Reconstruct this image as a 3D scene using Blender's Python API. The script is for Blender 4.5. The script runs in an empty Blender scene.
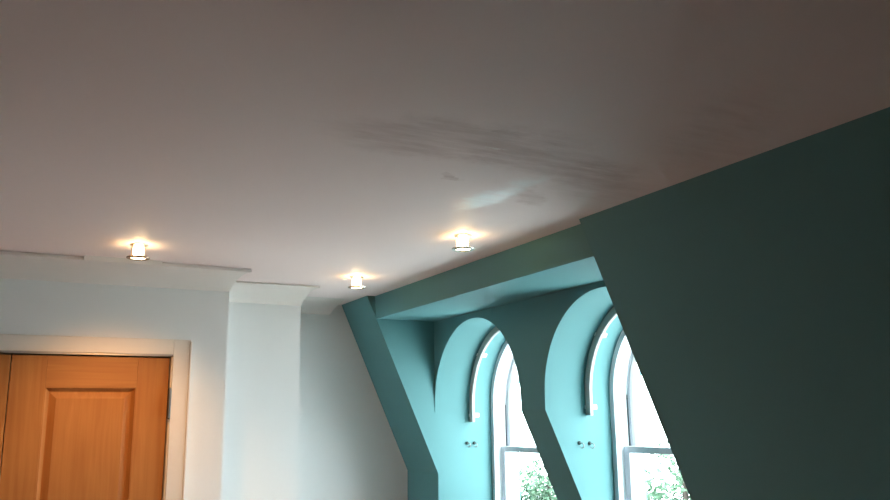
import bpy, bmesh, math, random
from mathutils import Matrix, Vector

# ------------------------------------------------------------------ camera, sky, exposure
sc = bpy.context.scene
C = sc.collection
EYE = 1.6
def make_camera():
    yaw, pitch, roll = (math.radians(a) for a in (27.738, 11.771, -0.696))
    fw = Vector((math.sin(yaw)*math.cos(pitch), math.cos(yaw)*math.cos(pitch), math.sin(pitch)))
    rt = Vector((math.cos(yaw), -math.sin(yaw), 0)); up = rt.cross(fw)
    r2 = rt*math.cos(roll) + up*math.sin(roll)
    u2 = -rt*math.sin(roll) + up*math.cos(roll)
    cd = bpy.data.cameras.new('camera'); cd.sensor_width = 36; cd.lens = 805.77/890*36
    cd.clip_start = 0.05; cd.clip_end = 500
    co = bpy.data.objects.new('camera', cd); C.objects.link(co)
    co.matrix_world = Matrix(((r2.x, u2.x, -fw.x, 0), (r2.y, u2.y, -fw.y, 0), (r2.z, u2.z, -fw.z, EYE), (0, 0, 0, 1)))
    sc.camera = co
make_camera()

w = bpy.data.worlds.new('overcast_sky'); sc.world = w; w.use_nodes = True
bg = w.node_tree.nodes['Background']
bg.inputs[0].default_value = (0.87, 0.955, 1.0, 1); bg.inputs[1].default_value = 16.0

vs = sc.view_settings
vs.view_transform = 'Standard'; vs.look = 'None'; vs.gamma = 1.0; vs.use_curve_mapping = False
vs.exposure = 0.05

LAMP_GLASS = 24.0       # glow of the halogen glass
LAMP_SPOT = 24.0        # watts of a downlight beam
WARM = (1.0, 0.52, 0.21)

# ------------------------------------------------------------------ helpers
def link(name, bm, mat, parent=None, smooth=None, loc=None):
    bmesh.ops.recalc_face_normals(bm, faces=bm.faces)
    me = bpy.data.meshes.new(name); bm.to_mesh(me); bm.free()
    if mat: me.materials.append(mat)
    o = bpy.data.objects.new(name, me); C.objects.link(o)
    if parent: o.parent = parent
    if loc: o.location = loc
    if smooth:
        for p in me.polygons: p.use_smooth = True
        me.set_sharp_from_angle(angle=math.radians(smooth))
    return o
def empty(name, loc=(0, 0, 0), parent=None):
    o = bpy.data.objects.new(name, None); C.objects.link(o); o.location = loc; o.empty_display_size = .1
    if parent: o.parent = parent
    return o
def tag(o, label=None, cat=None, group=None, kind=None):
    if label: o['label'] = label
    if cat: o['category'] = cat
    if group: o['group'] = group
    if kind: o['kind'] = kind
    return o
def struct(o, label, cat): return tag(o, label, cat, kind='structure')
def box(bm, a, b, bev=0):
    x0, y0, z0 = a; x1, y1, z1 = b
    m = Matrix.Translation(((x0+x1)/2, (y0+y1)/2, (z0+z1)/2)) @ Matrix.Diagonal((abs(x1-x0), abs(y1-y0), abs(z1-z0), 1))
    r = bmesh.ops.create_cube(bm, size=1, matrix=m)
    if bev:
        es = list({e for v in r['verts'] for e in v.link_edges})
        bmesh.ops.bevel(bm, geom=es, offset=bev, segments=2, affect='EDGES', profile=.5)
def prism(bm, pts, axis, a, b):
    """polygon in the two other axes (in x,y,z order), extruded along axis from a to b"""
    def p3(p, t):
        q = list(p); q.insert('xyz'.index(axis), t); return q
    A = [bm.verts.new(p3(p, a)) for p in pts]; B = [bm.verts.new(p3(p, b)) for p in pts]
    bm.faces.new(A); bm.faces.new(B[::-1])
    n = len(pts)
    for i in range(n): bm.faces.new((A[i], B[i], B[(i+1) % n], A[(i+1) % n]))
def lathe(bm, prof, n=32, axis='z', c=(0, 0, 0), close=True):
    rings = []
    for r, h in prof:
        ring = []
        for k in range(n):
            t = 2*math.pi*k/n; u, v = r*math.cos(t), r*math.sin(t)
            p = {'z': (u, v, h), 'y': (u, h, v), 'x': (h, u, v)}[axis]
            ring.append(bm.verts.new((p[0]+c[0], p[1]+c[1], p[2]+c[2])))
        rings.append(ring)
    for i in range(len(rings)-1):
        for k in range(n):
            bm.faces.new((rings[i][k], rings[i][(k+1) % n], rings[i+1][(k+1) % n], rings[i+1][k]))
    if close: bm.faces.new(rings[0]); bm.faces.new(rings[-1])
def tube(bm, pts, r, n=8):
    pts = [Vector(p) for p in pts]; prev = None; rings = []
    ref = Vector((0.31, 0.52, 0.8))
    for i, p in enumerate(pts):
        d = (pts[min(i+1, len(pts)-1)] - pts[max(i-1, 0)]).normalized()
        s = d.cross(ref).normalized(); t = d.cross(s)
        rr = r[i] if isinstance(r, (list, tuple)) else r
        rings.append([bm.verts.new(p + s*rr*math.cos(2*math.pi*k/n) + t*rr*math.sin(2*math.pi*k/n)) for k in range(n)])
    for i in range(len(rings)-1):
        for k in range(n): bm.faces.new((rings[i][k], rings[i][(k+1) % n], rings[i+1][(k+1) % n], rings[i+1][k]))
    bm.faces.new(rings[0]); bm.faces.new(rings[-1])

# ------------------------------------------------------------------ materials
def mat(name):
    m = bpy.data.materials.new(name); m.use_nodes = True
    nt = m.node_tree; return m, nt, nt.nodes['Principled BSDF']
def N(nt, t, **kw):
    n = nt.nodes.new(t)
    for k, v in kw.items():
        if k.startswith('i_'): n.inputs[k[2:].replace('_', ' ')].default_value = v
        else: setattr(n, k, v)
    return n
def plaster(name, col, var=.04, rough=.6, bump=.02, scale=3.0):
    m, nt, b = mat(name); L = nt.links
    tc = N(nt, 'ShaderNodeTexCoord'); n1 = N(nt, 'ShaderNodeTexNoise', i_Scale=scale, i_Detail=5.)
    L.new(tc.outputs['Object'], n1.inputs['Vector'])
    mx = N(nt, 'ShaderNodeMix', data_type='RGBA')
    mx.inputs[6].default_value = (*[c*(1-var) for c in col], 1); mx.inputs[7].default_value = (*[min(1, c*(1+var)) for c in col], 1)
    L.new(n1.outputs['Fac'], mx.inputs[0]); L.new(mx.outputs[2], b.inputs['Base Color'])
    n2 = N(nt, 'ShaderNodeTexNoise', i_Scale=90., i_Detail=3.); L.new(tc.outputs['Object'], n2.inputs['Vector'])
    bp = N(nt, 'ShaderNodeBump', i_Strength=bump, i_Distance=.01); L.new(n2.outputs['Fac'], bp.inputs['Height'])
    L.new(bp.outputs['Normal'], b.inputs['Normal'])
    b.inputs['Roughness'].default_value = rough
    b.inputs['Specular IOR Level'].default_value = .25
    return m
TEAL = plaster('teal_paint', (.105, .265, .28), .03, .62)
WALLM = plaster('white_wall_paint', (.75, .765, .765), .02, .65)
TRIMM = plaster('cornice_white', (.72, .69, .655), .02, .65)
FRAMEM_WARM = plaster('lamp_tinted_frame_paint', (.70, .64, .57), .02, .45)  # cream deepened by the downlight's warm tint, put into the paint colour
DARKWALL = plaster('dim_wall_paint', (.08, .075, .072), .03, .7)
GLOSSW = plaster('white_gloss_paint', (.80, .82, .82), .01, .35, bump=0)
SASHM_SHADED = plaster('shaded_sash_white', (.52, .57, .62), .01, .4, bump=0)  # white woodwork with its room-side shade put into a greyer colour
RAILM = plaster('grey_white_plastic', (.44, .45, .45), .01, .35, bump=0)
CLIPM = plaster('white_clip_plastic', (.85, .87, .87), .01, .3, bump=0)
FLOORM = plaster('pale_floor', (.57, .43, .375), .15, .5, scale=6)
GROUND = plaster('pale_paving', (.6, .6, .58), .1, .9, scale=.4)
FACADE = plaster('facade_render', (.6, .58, .55), .05, .8)

def metal(name, col, rough):
    m, nt, b = mat(name)
    b.inputs['Base Color'].default_value = (*col, 1); b.inputs['Metallic'].default_value = 1; b.inputs['Roughness'].default_value = rough
    tc = N(nt, 'ShaderNodeTexCoord'); n1 = N(nt, 'ShaderNodeTexNoise', i_Scale=60.); nt.links.new(tc.outputs['Object'], n1.inputs['Vector'])
    mr = N(nt, 'ShaderNodeMapRange'); mr.inputs[3].default_value = rough*.8; mr.inputs[4].default_value = min(1, rough*1.25)
    nt.links.new(n1.outputs['Fac'], mr.inputs[0]); nt.links.new(mr.outputs[0], b.inputs['Roughness'])
    return m
CHROME = metal('brushed_chrome', (.62, .60, .57), .28)
STEEL = metal('dull_steel', (.38, .37, .36), .4)
HINGEM = metal('dark_hinge_steel', (.13, .125, .12), .5)
BRASS = metal('bronzed_metal', (.30, .22, .16), .35)
DARKM = metal('dark_screw_metal', (.05, .07, .07), .5)

def wood(name, c1, c2, vert=True):
    m, nt, b = mat(name); L = nt.links
    tc = N(nt, 'ShaderNodeTexCoord'); mp = N(nt, 'ShaderNodeMapping')
    mp.inputs['Scale'].default_value = (26, 26, 1.3) if vert else (1.3, 26, 26)
    L.new(tc.outputs['Object'], mp.inputs['Vector'])
    n1 = N(nt, 'ShaderNodeTexNoise', i_Scale=1.6, i_Detail=6., i_Distortion=.6); L.new(mp.outputs[0], n1.inputs['Vector'])
    n2 = N(nt, 'ShaderNodeTexNoise', i_Scale=2.2, i_Detail=2.); L.new(tc.outputs['Object'], n2.inputs['Vector'])
    ad = N(nt, 'ShaderNodeMath', operation='MULTIPLY_ADD'); ad.inputs[1].default_value = .6; L.new(n1.outputs['Fac'], ad.inputs[0])
    ml = N(nt, 'ShaderNodeMath', operation='MULTIPLY'); ml.inputs[1].default_value = .4; L.new(n2.outputs['Fac'], ml.inputs[0]); L.new(ml.outputs[0], ad.inputs[2])
    r = N(nt, 'ShaderNodeValToRGB'); r.color_ramp.elements[0].position = .36; r.color_ramp.elements[1].position = .66
    r.color_ramp.elements[0].color = (*c1, 1); r.color_ramp.elements[1].color = (*c2, 1)
    L.new(ad.outputs[0], r.inputs[0]); L.new(r.outputs[0], b.inputs['Base Color'])
    b.inputs['Roughness'].default_value = .55; b.inputs['Specular IOR Level'].default_value = .22
    return m
PINE = wood('varnished_pine', (.345, .135, .036), (.435, .188, .054))
PINEH = wood('varnished_pine_rail', (.345, .135, .036), (.435, .188, .054), False)

def glass_mat():
    m = bpy.data.materials.new('window_glass'); m.use_nodes = True; nt = m.node_tree; nt.nodes.clear()
    out = N(nt, 'ShaderNodeOutputMaterial'); mx = N(nt, 'ShaderNodeMixShader'); tr = N(nt, 'ShaderNodeBsdfTransparent')
    gl = N(nt, 'ShaderNodeBsdfGlossy', i_Roughness=.02); fr = N(nt, 'ShaderNodeFresnel', i_IOR=1.2)
    tr.inputs[0].default_value = (.97, .99, .98, 1)
    ge = N(nt, 'ShaderNodeNewGeometry'); ff = N(nt, 'ShaderNodeMath', operation='SUBTRACT'); ff.inputs[0].default_value = 1.0
    mu = N(nt, 'ShaderNodeMath', operation='MULTIPLY')
    nt.links.new(ge.outputs['Backfacing'], ff.inputs[1]); nt.links.new(ff.outputs[0], mu.inputs[0]); nt.links.new(fr.outputs[0], mu.inputs[1])
    nt.links.new(mu.outputs[0], mx.inputs[0]); nt.links.new(tr.outputs[0], mx.inputs[1]); nt.links.new(gl.outputs[0], mx.inputs[2])
    nt.links.new(mx.outputs[0], out.inputs[0]); return m
GLASS = glass_mat()
def glow_mat():
    m, nt, b = mat('lit_frosted_glass')
    b.inputs['Base Color'].default_value = (.9, .85, .75, 1); b.inputs['Roughness'].default_value = .3
    b.inputs['Emission Color'].default_value = (1.0, .70, .36, 1); b.inputs['Emission Strength'].default_value = LAMP_GLASS
    return m
GLOW = glow_mat()
def leaf_mat(name, a, b_):
    m, nt, b = mat(name); tc = N(nt, 'ShaderNodeTexCoord'); n1 = N(nt, 'ShaderNodeTexNoise', i_Scale=1.5, i_Detail=4.)
    nt.links.new(tc.outputs['Object'], n1.inputs['Vector'])
    r = N(nt, 'ShaderNodeValToRGB'); r.color_ramp.elements[0].color = (*a, 1); r.color_ramp.elements[1].color = (*b_, 1)
    r.color_ramp.elements[0].position = .3; r.color_ramp.elements[1].position = .7
    nt.links.new(n1.outputs['Fac'], r.inputs[0]); nt.links.new(r.outputs[0], b.inputs['Base Color']); b.inputs['Roughness'].default_value = .6
    return m
LEAF = leaf_mat('tree_leaf', (.012, .045, .02), (.04, .095, .05))
BARK = plaster('bark', (.03, .025, .02), .3, .9, scale=8)

def ceiling_mat():
    """old off-white emulsion with bare plaster patches and one smooth skim of filler (positions in metres on the ceiling)"""
    m, nt, b = mat('patched_ceiling_paint'); L = nt.links
    tc = N(nt, 'ShaderNodeTexCoord')
    nz = N(nt, 'ShaderNodeTexNoise', i_Scale=5., i_Detail=6., i_Roughness=.65); L.new(tc.outputs['Object'], nz.inputs['Vector'])
    sub = N(nt, 'ShaderNodeVectorMath', operation='SUBTRACT'); sub.inputs[1].default_value = (.5, .5, .5); L.new(nz.outputs['Color'], sub.inputs[0])
    scl = N(nt, 'ShaderNodeVectorMath', operation='SCALE'); scl.inputs['Scale'].default_value = .22; L.new(sub.outputs[0], scl.inputs[0])
    add = N(nt, 'ShaderNodeVectorMath', operation='ADD'); L.new(tc.outputs['Object'], add.inputs[0]); L.new(scl.outputs[0], add.inputs[1])
    nf = N(nt, 'ShaderNodeTexNoise', i_Scale=22., i_Detail=5., i_Roughness=.7); L.new(tc.outputs['Object'], nf.inputs['Vector'])
    sf = N(nt, 'ShaderNodeVectorMath', operation='MULTIPLY_ADD'); sf.inputs[1].default_value = (.07, .07, 0); sf.inputs[2].default_value = (-.035, -.035, 0); L.new(nf.outputs['Color'], sf.inputs[0])
    ad2 = N(nt, 'ShaderNodeVectorMath', operation='ADD'); L.new(add.outputs[0], ad2.inputs[0]); L.new(sf.outputs[0], ad2.inputs[1]); add = ad2
    st_m = N(nt, 'ShaderNodeMapping'); st_m.inputs['Rotation'].default_value = (0, 0, math.radians(20)); st_m.inputs['Scale'].default_value = (3, 14, 1); L.new(tc.outputs['Object'], st_m.inputs['Vector'])
    st = N(nt, 'ShaderNodeTexNoise', i_Scale=1.6, i_Detail=6., i_Roughness=.65); L.new(st_m.outputs[0], st.inputs['Vector'])
    st_r = N(nt, 'ShaderNodeMapRange'); st_r.inputs[1].default_value = .32; st_r.inputs[2].default_value = .62; st_r.inputs[3].default_value = .15; st_r.inputs[4].default_value = 1.0; L.new(st.outputs['Fac'], st_r.inputs[0])
    def ell(cx, cy, rx, ry, rot, soft):
        mp = N(nt, 'ShaderNodeMapping', vector_type='TEXTURE')
        mp.inputs['Location'].default_value = (cx, cy, 0); mp.inputs['Rotation'].default_value = (0, 0, math.radians(rot)); mp.inputs['Scale'].default_value = (rx, ry, 1000)
        L.new(add.outputs[0], mp.inputs['Vector'])
        ln = N(nt, 'ShaderNodeVectorMath', operation='LENGTH'); L.new(mp.outputs[0], ln.inputs[0])
        mr = N(nt, 'ShaderNodeMapRange', interpolation_type='SMOOTHSTEP')
        mr.inputs[1].default_value = 1+soft; mr.inputs[2].default_value = max(0.05, 1-soft); mr.inputs[3].default_value = 0; mr.inputs[4].default_value = 1
        L.new(ln.outputs['Value'], mr.inputs[0]); return mr.outputs[0]
    col = None
    base = N(nt, 'ShaderNodeMix', data_type='RGBA'); base.inputs[6].default_value = (.80, .70, .685, 1); base.inputs[7].default_value = (.86, .765, .75, 1)
    n0 = N(nt, 'ShaderNodeTexNoise', i_Scale=1.1, i_Detail=4.); L.new(tc.outputs['Object'], n0.inputs['Vector']); L.new(n0.outputs['Fac'], base.inputs[0])
    cur = base.outputs[2]
    def blend(mask, c, k):
        nonlocal cur
        mu = N(nt, 'ShaderNodeMath', operation='MULTIPLY'); mu.inputs[1].default_value = k; L.new(mask, mu.inputs[0])
        m2 = N(nt, 'ShaderNodeMath', operation='MULTIPLY'); L.new(mu.outputs[0], m2.inputs[0]); L.new(st_r.outputs[0], m2.inputs[1]); mu = m2
        x = N(nt, 'ShaderNodeMix', data_type='RGBA'); L.new(mu.outputs[0], x.inputs[0]); L.new(cur, x.inputs[6]); x.inputs[7].default_value = (*c, 1); cur = x.outputs[2]
    PL = (.50, .375, .35)
    for a in PATCHES: blend(ell(*a[:6]), PL, a[6])
    skim_sheen = ell(*SKIM_SHEEN); blend(skim_sheen, (.86, .86, .85), 1.0); blend(ell(1.235, 1.995, .04, .006, -20, .4), (.86, .84, .82), 1.0)
    L.new(cur, b.inputs['Base Color'])
    fl = N(nt, 'ShaderNodeMapRange'); fl.inputs[3].default_value = .58; fl.inputs[4].default_value = .28; L.new(skim_sheen, fl.inputs[0]); L.new(fl.outputs[0], b.inputs['Roughness'])
    n2 = N(nt, 'ShaderNodeTexNoise', i_Scale=60., i_Detail=4.); L.new(tc.outputs['Object'], n2.inputs['Vector'])
    bp = N(nt, 'ShaderNodeBump', i_Strength=.03, i_Distance=.01); L.new(n2.outputs['Fac'], bp.inputs['Height']); L.new(bp.outputs['Normal'], b.inputs['Normal'])
    b.inputs['Specular IOR Level'].default_value = .35
    return m
#          cx    cy    rx   ry   rot soft strength
PATCHES = [(1.10, 1.98, .36, .15, -12, .35, .55), (1.19, 1.86, .10, .022, -15, .3, .5), (1.45, 2.06, .30, .12, 10, .5, .6),
           (1.72, 2.14, .26, .14, 30, .6, .5), (1.24, 2.31, .04, .022, 0, .4, .6), (1.62, 2.40, .13, .05, 35, .4, .5), (1.75, 1.60, .30, .12, 55, .7, .3)]
SKIM_SHEEN = (1.495, 2.47, .055, .24, 6, .5)  # filler streak; its whiter colour also paints in the window's reflection
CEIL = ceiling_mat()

# ------------------------------------------------------------------ room dimensions (metres, floor at 0)
H = 2.4; XL = -3.2; YN = -3.2; XO = 3.16
XS, T = 2.003, .4448                      # top of the mansard slope and its run per metre of drop
ZK = 1.237; XK = XS + T*(H-ZK)            # knee where the slope turns vertical
D0, D1 = 2.613, 4.926                     # ends of the dormer recess
ZB = 2.249; XB = 2.060; XBB = XS + T*(H-ZB); XW = 2.498
Z1 = 1.637; T2 = .4514
YA, XA = 4.768, 1.063
YB, XBK = 5.043, 1.589
YC = 5.41
SILL = .80
ARCH = [dict(l=4.923, r=3.862, zc=1.682, mr=1.405), dict(l=3.626, r=2.614, zc=1.713, mr=1.436)]
for a in ARCH: a['c'] = (a['l']+a['r'])/2; a['rad'] = (a['l']-a['r'])/2

# ------------------------------------------------------------------ shell
bm = bmesh.new(); box(bm, (XL-.2, YN-.2, -.12), (XO, YC+.2, 0))
struct(link('floor', bm, FLOORM), 'pale floor of the attic room', 'floor')
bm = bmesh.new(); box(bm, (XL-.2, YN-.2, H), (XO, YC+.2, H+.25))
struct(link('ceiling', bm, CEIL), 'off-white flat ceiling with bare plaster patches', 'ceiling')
bm = bmesh.new(); box(bm, (XL-.2, YN-.2, 0), (XL, YC+.2, H))
struct(link('wall_left', bm, DARKWALL), 'plain wall on the left side of the room', 'wall')
bm = bmesh.new(); box(bm, (XL, YN-.2, 0), (XO, YN, H))
struct(link('wall_near', bm, DARKWALL), 'plain wall behind the viewer', 'wall')
# far wall in three planes stepping back
OL, OR, OT = -.845, .7615, 1.961
bm = bmesh.new(); prism(bm, [(XL, 0), (OL, 0), (OL, OT), (OR, OT), (OR, 0), (XA, 0), (XA, H), (XL, H)], 'y', YA, YC)
struct(link('wall_far', bm, WALLM), 'white end wall around the pine doors, nearest of its three steps', 'wall')
bm = bmesh.new(); box(bm, (XA, YB, 0), (XBK, YC, H))
struct(link('wall_far', bm, WALLM), 'narrow pale middle step of the white end wall', 'wall')
bm = bmesh.new(); box(bm, (XL, YC, 0), (XO, YC+.2, H))
struct(link('wall_far', bm, WALLM), 'furthest white end wall meeting the sloping teal rib', 'wall')
# mansard
slope = [(XS, H), (XK, ZK), (XK, 0), (XO, 0), (XO, H)]
bm = bmesh.new(); prism(bm, slope, 'y', YN, D0)
struct(link('wall_right', bm, TEAL), 'large dark teal sloping wall on the right', 'wall')
bm = bmesh.new(); prism(bm, slope, 'y', D1, YC)
struct(link('wall_right', bm, TEAL), 'narrow sloping teal rib between white end wall and dormer', 'wall')
dz = .0005
def arch_pts(a, rad, n=56):
    return [(a['c'] + rad*math.cos(math.pi*k/n), a['zc'] + rad*math.sin(math.pi*k/n)) for k in range(n+1)]
A, B = ARCH
poly = [(D1, ZB), (D1, Z1), (A['l'], Z1)] + arch_pts(A, A['rad']) + [(A['r'], Z1), (B['l'], Z1)] + arch_pts(B, B['rad']) + [(B['r'], Z1), (D0, Z1), (D0, ZB)]
bm = bmesh.new(); prism(bm, poly, 'x', XW, XO)
dorm = link('wall_dormer', bm, TEAL, smooth=30)
struct(dorm, 'teal dormer wall pierced by two arched window niches', 'wall')
bm = bmesh.new(); xk2 = XW + T2*(Z1-1.05)
prism(bm, [(XW, Z1), (xk2, 1.05), (xk2, SILL), (XO, SILL), (XO, Z1)], 'y', B['l'], A['r'])
link('pier', bm, TEAL, dorm)
bm = bmesh.new(); prism(bm, [(XB, H), (XBB, ZB), (XO, ZB), (XO, H)], 'y', D0, D1)
link('downstand', bm, TEAL, dorm)
bm = bmesh.new(); box(bm, (xk2, D0, 0), (XO, D1, SILL))
link('apron', bm, TEAL, dorm)

# ------------------------------------------------------------------ cornice coves
def spline(P, n=6):
    out = []
    for i in range(len(P)-1):
        p0, p1, p2, p3 = P[max(i-1, 0)], P[i], P[i+1], P[min(i+2, len(P)-1)]
        for k in range(n):
            t = k/n
            out.append(tuple(.5*(2*b+(c-a)*t+(2*a-5*b+4*c-d)*t*t+(3*b-a-3*c+d)*t**3) for a, b, c, d in zip(p0, p1, p2, p3)))
    return out+[P[-1]]
def cove(name, x0, x1, prof, lip, filled, label):
    """concave plaster cove: (y, z) profile from its lip on the ceiling back to the wall; lip = thickness of its free edge"""
    pts = spline(prof); yl, zl = pts[0]; yw = pts[-1][0]
    if lip: pts = [(yl, zl+lip)] + pts + [(yw, H), (yl+.07, H), (yl+.07, zl+lip)]
    else: pts = pts + [(yw, H)]
    bm = bmesh.new(); prism(bm, pts, 'x', x0, x1)
    o = link(name, bm, TRIMM, smooth=30); struct(o, label, 'cornice')
    for a, b in filled:                     # stretch where the open joint has been filled
        bm = bmesh.new(); prism(bm, [(yl-.03, H), (yl-.003, zl-.001), (yl+.05, zl+.004), (yl+.05, H)], 'x', a, b); link('joint_filler', bm, TRIMM, o)
cove('trim_1', XL, XA, [(4.264, 2.381), (4.36, 2.391), (4.464, 2.394), (4.55, 2.391), (4.626, 2.381), (4.70, 2.366), (4.744, 2.353), (YA, 2.3445)], .0155, [(.235, .60)],
     'wide shallow white cornice cove above the pine doors')
cove('trim_2', XA, XBK, [(4.671, 2.389), (4.75, 2.393), (4.824, 2.392), (4.90, 2.382), (4.943, 2.3735), (5.0, 2.352), (5.023, 2.3405), (YB, 2.324)], .0085, [],
     'short white cornice cove on the middle wall step')
cove('trim_3', XBK, 1.918, [(5.11, 2.3995), (5.15, 2.389), (5.19, 2.3805), (5.269, 2.3700), (5.349, 2.3517), (5.39, 2.335), (YC, 2.3235)], 0, [],
     'white cornice cove stopping short of the teal rib')

# ------------------------------------------------------------------ pine double doors and frame
def door_leaf(name, x0, x1, label, hinge_x):
    d = empty(name, ((x0+x1)/2, YA+.026, 0)); struct(d, label, 'door')
    hw = (x1-x0)/2; zt = 1.951; st = .167; th = .04
    yf, yb = -.012, .042                    # faces in the leaf's own frame
    rails = [(zt-.167, zt), (.86, 1.05), (.0, .24)]
    for s in (-1, 1):
        bm = bmesh.new(); box(bm, (s*hw, yf, .006), (s*(hw-st), yb, zt), .002); link('stile', bm, PINE, d)
    for za, zb in rails:
        bm = bmesh.new(); box(bm, (-hw+st, yf, max(za, .006)), (hw-st, yb, zb), .002); link('rail', bm, PINEH, d)
    for za, zb in ((1.05, zt-.167), (.24, .86)):
        bm = bmesh.new()
        a = hw-st; yo = yf+.030
        # raised and fielded panel: a sunk margin, a sloping bevel, the proud field
        loops = []
        for inset, y in ((.016, yo), (.026, yo), (.056, yf+.017), (.059, yf+.016)):
            loops.append([bm.verts.new((sx*(a-inset), y, z)) for sx, z in ((-1, za+inset), (1, za+inset), (1, zb-inset), (-1, zb-inset))])
        for i in range(3):
            for k in range(4): bm.faces.new((loops[i][k], loops[i][(k+1) % 4], loops[i+1][(k+1) % 4], loops[i+1][k]))
        bm.faces.new(loops[-1])
        back = [bm.verts.new((v.co.x, yb-.005, v.co.z)) for v in loops[0]]
        bm.faces.new(back)
        for k in range(4): bm.faces.new((loops[0][k], back[k], back[(k+1) % 4], loops[0][(k+1) % 4]))
        p = link('panel', bm, PINE, d)
        # moulding sloping from the frame down to the sunk margin
        bm = bmesh.new(); ml = []
        for inset, y in ((.0, yf+.001), (.004, yf+.001), (.012, yf+.016), (.022, yo-.001), (.022, yo+.004), (.0, yo+.004)):
            ml.append([bm.verts.new((sx*(a-inset), y, z)) for sx, z in ((-1, za+inset), (1, za+inset), (1, zb-inset), (-1, zb-inset))])
        for i in range(6):
            for k in range(4): bm.faces.new((ml[i][k], ml[i][(k+1) % 4], ml[(i+1) % 6][(k+1) % 4], ml[(i+1) % 6][k]))
        link('moulding', bm, PINE, p)
    for z in (1.698, .25):
        bm = bmesh.new(); hx = hinge_x-(x0+x1)/2
        lathe(bm, [(.010, z-.075), (.010, z+.075)], 12, 'z', (hx, yf-.034, 0))
        h = link('hinge', bm, HINGEM, d)
        bm = bmesh.new(); s = -1 if hx > 0 else 1
        box(bm, (hx, yf-.032, z-.072), (hx+s*.004, yf+.002, z+.072)); link('hinge_leaf', bm, HINGEM, h)
        for zz in (-.077, .077):
            bm = bmesh.new(); bmesh.ops.create_uvsphere(bm, u_segments=10, v_segments=6, radius=.010, matrix=Matrix.Translation((hx, yf-.034, z+zz)))
            link('hinge_cap', bm, HINGEM, h)
    return d
door_leaf('door_1', -.040, .748, 'orange pine panelled door leaf with a steel hinge at its right edge', .753)
door_leaf('door_2', -.832, -.044, 'orange pine door leaf cut off at the left picture edge', -.836)
fr = empty('trim_4', (0, YA, 0)); struct(fr, 'architrave around the pine doors, cream with lamp warmth in its colour', 'door frame')
yo = -.016
for x0, x1 in ((.7615, .8565), (-.940, -.845)):
    bm = bmesh.new(); box(bm, (x0, yo, 0), (x1, .0, 2.053), .003); link('architrave_side', bm, FRAMEM_WARM, fr)
bm = bmesh.new(); box(bm, (-.845, yo, 1.968), (.7615, 0, 2.053), .003); link('architrave_head', bm, FRAMEM_WARM, fr)
for x0, x1 in ((.851, .862), (-.946, -.935)):
    bm = bmesh.new(); box(bm, (x0, yo-.006, 0), (x1, 0, 2.042), .003); link('edge_bead', bm, FRAMEM_WARM, fr)
for x0, x1 in ((.755, .7615), (-.845, -.840)):
    bm = bmesh.new(); box(bm, (x0, 0, 0), (x1, .10, 1.956)); link('jamb_lining', bm, FRAMEM_WARM, fr)
bm = bmesh.new(); box(bm, (-.843, -.010, 1.956), (.770, .10, 1.968), .001); link('head_strip', bm, STEEL, fr)

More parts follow.
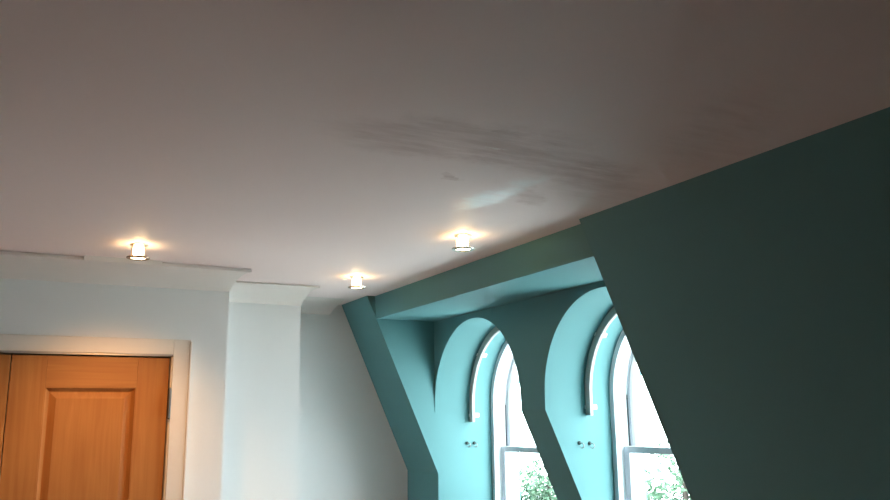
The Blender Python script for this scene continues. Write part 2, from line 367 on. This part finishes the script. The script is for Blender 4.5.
# ------------------------------------------------------------------ arched sash windows
def path_ring(bm, a, ro, ri, x0, x1, zbot_o, zbot_i=None, n=48):
    """arched band: straight legs from zbot up to the spring, half circle above"""
    zbi = zbot_o if zbot_i is None else zbot_i
    def line(rad, zb):
        return [(a['c']+rad, zb)] + arch_pts(a, rad, n) + [(a['c']-rad, zb)]
    O = line(ro, zbot_o); I = line(ri, zbi)
    V = [[bm.verts.new((x, y, z)) for y, z in P] for x, P in ((x0, O), (x0, I), (x1, I), (x1, O))]
    for i in range(len(O)-1):
        for k in range(4):
            q = (k+1) % 4
            bm.faces.new((V[k][i], V[k][i+1], V[q][i+1], V[q][i]))
    bm.faces.new([V[k][0] for k in range(4)]); bm.faces.new([V[k][-1] for k in range(4)])
for i, a in enumerate(ARCH):
    R = a['rad']; wd = empty('window_%d' % (i+1), (0, 0, 0))
    struct(wd, ['arched white sash window in the dormer niche next to the sloping rib', 'arched white sash window in the niche nearest the dark sloping wall'][i], 'window')
    bm = bmesh.new(); path_ring(bm, a, R-.0005, R-.008, 2.935, 3.14, SILL); link('pulley_stile', bm, GLOSSW, wd, smooth=30)
    bm = bmesh.new(); path_ring(bm, a, R-.006, R-.036, 2.934, 2.964, SILL); link('staff_bead', bm, SASHM_SHADED, wd, smooth=30)
    bm = bmesh.new(); path_ring(bm, a, R-.006, R-.018, 3.052, 3.060, SILL); link('parting_bead', bm, SASHM_SHADED, wd, smooth=30)
    # upper sash behind, lower sash in front
    us = empty('upper_sash', parent=wd)
    ro, ri = R-.009, R-.050; mr = a['mr']
    bm = bmesh.new(); path_ring(bm, a, ro, ri, 3.062, 3.102, mr-.035); link('sash_frame', bm, GLOSSW, us, smooth=30)
    bm = bmesh.new(); box(bm, (3.062, a['c']-ro, mr-.035), (3.102, a['c']+ro, mr), .002); link('meeting_rail', bm, GLOSSW, us)
    bm = bmesh.new(); prism(bm, [(a['c']+ri+.006, mr-.01)] + arch_pts(a, ri+.006) + [(a['c']-ri-.006, mr-.01)], 'x', 3.080, 3.084); link('pane', bm, GLASS, us)
    ls = empty('lower_sash', parent=wd); w_o = R-.010; w_i = R-.055
    for s in (-1, 1):
        bm = bmesh.new(); box(bm, (3.004, a['c']+s*w_i, SILL+.03), (3.048, a['c']+s*w_o, mr), .004); link('sash_stile', bm, SASHM_SHADED, ls)
    bm = bmesh.new(); box(bm, (3.004, a['c']-w_i, mr-.036), (3.048, a['c']+w_i, mr), .003); link('meeting_rail', bm, SASHM_SHADED, ls)
    bm = bmesh.new(); box(bm, (3.004, a['c']-w_i, SILL+.03), (3.048, a['c']+w_i, SILL+.11), .003); link('bottom_rail', bm, SASHM_SHADED, ls)
    bm = bmesh.new(); box(bm, (3.024, a['c']-w_i-.004, SILL+.10), (3.028, a['c']+w_i+.004, mr-.03)); link('pane', bm, GLASS, ls)
    bm = bmesh.new(); box(bm, (2.90, a['r']+.001, SILL), (3.15, a['l']-.001, SILL+.03), .006); link('sill_board', bm, GLOSSW, wd)
    for s in (-1, 1):
        yj = a['c']+s*(R-.008)
        bm = bmesh.new(); box(bm, (3.018, yj-s*.0, mr+.255), (3.042, yj-s*.003, mr+.315), .001); pu = link('pulley', bm, STEEL, wd)
        bm = bmesh.new(); lathe(bm, [(.011, yj-s*.001), (.013, yj-s*.004), (.011, yj-s*.007)], 16, 'y', (3.03, 0, mr+.288)); link('pulley_wheel', bm, STEEL, pu)
        bm = bmesh.new(); tube(bm, [(3.047, yj-s*.005, mr+.28), (3.047, yj-s*.005, mr+.10), (3.047, yj-s*.005, mr)], .0025, 6); link('sash_cord', bm, DARKM, wd)

# ------------------------------------------------------------------ arched curtain tracks, clips and hooks in the niches
for i, a in enumerate(ARCH):
    R = a['rad']; nm = ['next to the sloping rib', 'nearest the dark sloping wall'][i]
    zb = [1.571, 1.604][i]
    t = empty('curtain_track', (2.77, a['c'], a['zc']))
    tag(t, 'grey arched curtain track bent along the niche '+nm, 'curtain track', 'curtain tracks in the arched niches')
    bl = dict(c=0, zc=0)
    bm = bmesh.new(); path_ring(bm, bl, R-.003, R-.045, -.009, .009, zb-a['zc']); link('rail', bm, RAILM, t, smooth=30)
    bm = bmesh.new(); path_ring(bm, bl, R-.044, R-.047, -.003, .003, zb-a['zc']+.002); link('channel', bm, STEEL, t, smooth=30)
    for ang in (-8, 40, 90, 140, 188):
        bm = bmesh.new()
        box(bm, (.008, R-.016, -.014), (.062, R-.002, .014), .003)
        box(bm, (-.012, R-.006, -.010), (.016, R-.001, .010), .001)
        rad = math.radians(ang)
        if ang < 0 or ang > 180:
            zc = zb-a['zc']+.045
            mt = Matrix.Translation((0, 0, zc)) if ang < 0 else Matrix.Translation((0, 0, zc)) @ Matrix.Rotation(math.pi, 4, 'X')
        else: mt = Matrix.Rotation(rad, 4, 'X')
        bmesh.ops.transform(bm, matrix=mt, verts=bm.verts); link('clip', bm, CLIPM, t)
HK = [(2.742, 0, 1.431, 'dark cup hook further from the window in the niche by the rib'), (2.796, 0, 1.430, 'dark cup hook closer to the window in the niche by the rib'),
      (2.711, 1, 1.459, 'dark cup hook further from the window in the niche by the dark slope'), (2.780, 1, 1.456, 'dark cup hook closer to the window in the niche by the dark slope')]
for x, i, z, lab in HK:
    h = empty('cup_hook', (x, ARCH[i]['l'], z)); tag(h, lab, 'hook', 'cup hooks screwed into the niche walls')
    bm = bmesh.new(); lathe(bm, [(.011, .0), (.011, -.003), (.006, -.006)], 16, 'y'); link('base_plate', bm, DARKM, h)
    bm = bmesh.new()
    pts = [(0, -.004, 0), (0, -.018, 0)] + [(.0, -.018-.013*math.sin(t), -.013+.013*math.cos(t)) for t in (.5, 1, 1.57, 2.1, 2.7, 3.14, 3.7, 4.2)]
    tube(bm, [(p[0]+.25*(-p[1]), p[1], p[2]) for p in pts], .0026, 8); link('hook_wire', bm, STEEL, h, smooth=60)

# ------------------------------------------------------------------ glass downlights on the ceiling
def downlight(x, y, rim, label, power=1.0, cone=85, tilt=0):
    d = empty('downlight', (x, y, H)); tag(d, label, 'ceiling light', 'glass downlights on the ceiling')
    bm = bmesh.new(); lathe(bm, [(.040, 0), (.040, -.004), (.034, -.008), (.0, -.008)][:3], 36); link('ceiling_ring', bm, CHROME, d, smooth=40)
    bm = bmesh.new(); lathe(bm, [(.020, -.008), (.0235, -.014), (.0235, -.052), (.020, -.058)], 32); link('glass_body', bm, GLOW, d, smooth=40)
    for k in range(3):
        t = 2*math.pi*k/3+.5
        bm = bmesh.new(); tube(bm, [(.031*math.cos(t), .031*math.sin(t), -.006), (.031*math.cos(t), .031*math.sin(t), -.060)], .0022, 8); link('stay', bm, rim, d)
    bm = bmesh.new()
    pr = [(.034, -.058), (.050, -.059), (.052, -.062), (.050, -.066), (.034, -.067), (.032, -.0625)]
    lathe(bm, pr+[pr[0]], 40, close=False); link('lower_rim', bm, rim, d, smooth=40)
    bm = bmesh.new(); lathe(bm, [(.0325, -.060), (.0325, -.063), (.024, -.064)], 32); link('lens', bm, GLOW, d, smooth=40)
    ld = bpy.data.lights.new('halogen_beam', 'SPOT'); ld.energy = LAMP_SPOT*power; ld.color = WARM; ld.spot_size = math.radians(cone); ld.spot_blend = 1.0; ld.shadow_soft_size = .03
    lo = bpy.data.objects.new('halogen_beam', ld); C.objects.link(lo); lo.parent = d; lo.location = (0, 0, -.10); lo.rotation_euler.x = math.radians(tilt)   # gimbal lamp
downlight(.441, 3.872, BRASS, 'lit glass downlight with bronze rim on the ceiling before the pine doors', 2.6, 89, 38)
downlight(1.672, 4.270, CHROME, 'lit glass downlight on the ceiling beside the far teal rib')
downlight(1.712, 3.080, CHROME, 'lit glass downlight with chrome rim, nearest the viewer on the ceiling')

# ------------------------------------------------------------------ outside: ground and trees below window height
bm = bmesh.new(); box(bm, (XO+.3, -40, -8.3), (60, 70, -8.0))
struct(link('ground', bm, GROUND), 'pale ground far below the windows', 'ground')
def tree(x, y, top, rad, seed, label):
    rnd = random.Random(seed); t = empty('garden_tree', (x, y, -8)); tag(t, label, 'tree', 'trees outside the windows')
    ht = top+8
    bm = bmesh.new(); tube(bm, [(0, 0, 0), (.1, .05, ht*.35), (-.05, .1, ht*.62), (0, 0, ht*.85)], [.22, .17, .12, .05], 10); tr = link('trunk', bm, BARK, t, smooth=60)
    cl = []
    for k in range(26):
        th = rnd.uniform(0, 6.283); rr = rad*math.sqrt(rnd.random())*.9; zz = ht - rad*.45 - rnd.random()*rad*1.9 - (rr/rad)**2*rad*.5
        cl.append((rr*math.cos(th), rr*math.sin(th), zz))
    for c in cl[:9]:
        bm = bmesh.new(); tube(bm, [(0, 0, ht*.5), (c[0]*.5, c[1]*.5, (ht*.5+c[2])/2+.3), c], [.07, .045, .015], 6); link('branch', bm, BARK, t)
    bm = bmesh.new()
    for c in cl:
        cr = rnd.uniform(.45, .75)*rad/2.2
        for q in range(330):
            v = Vector((rnd.gauss(0, 1), rnd.gauss(0, 1), rnd.gauss(0, 1))).normalized()*cr*(rnd.random()**.4)
            p = Vector(c)+v; s = rnd.uniform(.055, .105)
            u = Vector((rnd.gauss(0, 1), rnd.gauss(0, 1), rnd.gauss(0, .6))).normalized(); w_ = u.cross(Vector((rnd.gauss(0, 1), rnd.gauss(0, 1), rnd.gauss(0, 1)))).normalized()
            vs_ = [bm.verts.new(p+u*s), bm.verts.new(p+w_*s*.5), bm.verts.new(p-u*s), bm.verts.new(p-w_*s*.5)]
            bm.faces.new(vs_)
    f = link('foliage', bm, LEAF, t); f['kind'] = 'stuff'
tree(14.5, 15.2, 2.0, 2.9, 5, 'green leafy tree outside the window nearest the dark sloping wall')
tree(14.5, 21.0, 1.2, 2.1, 8, 'green leafy tree outside the window next to the sloping rib')
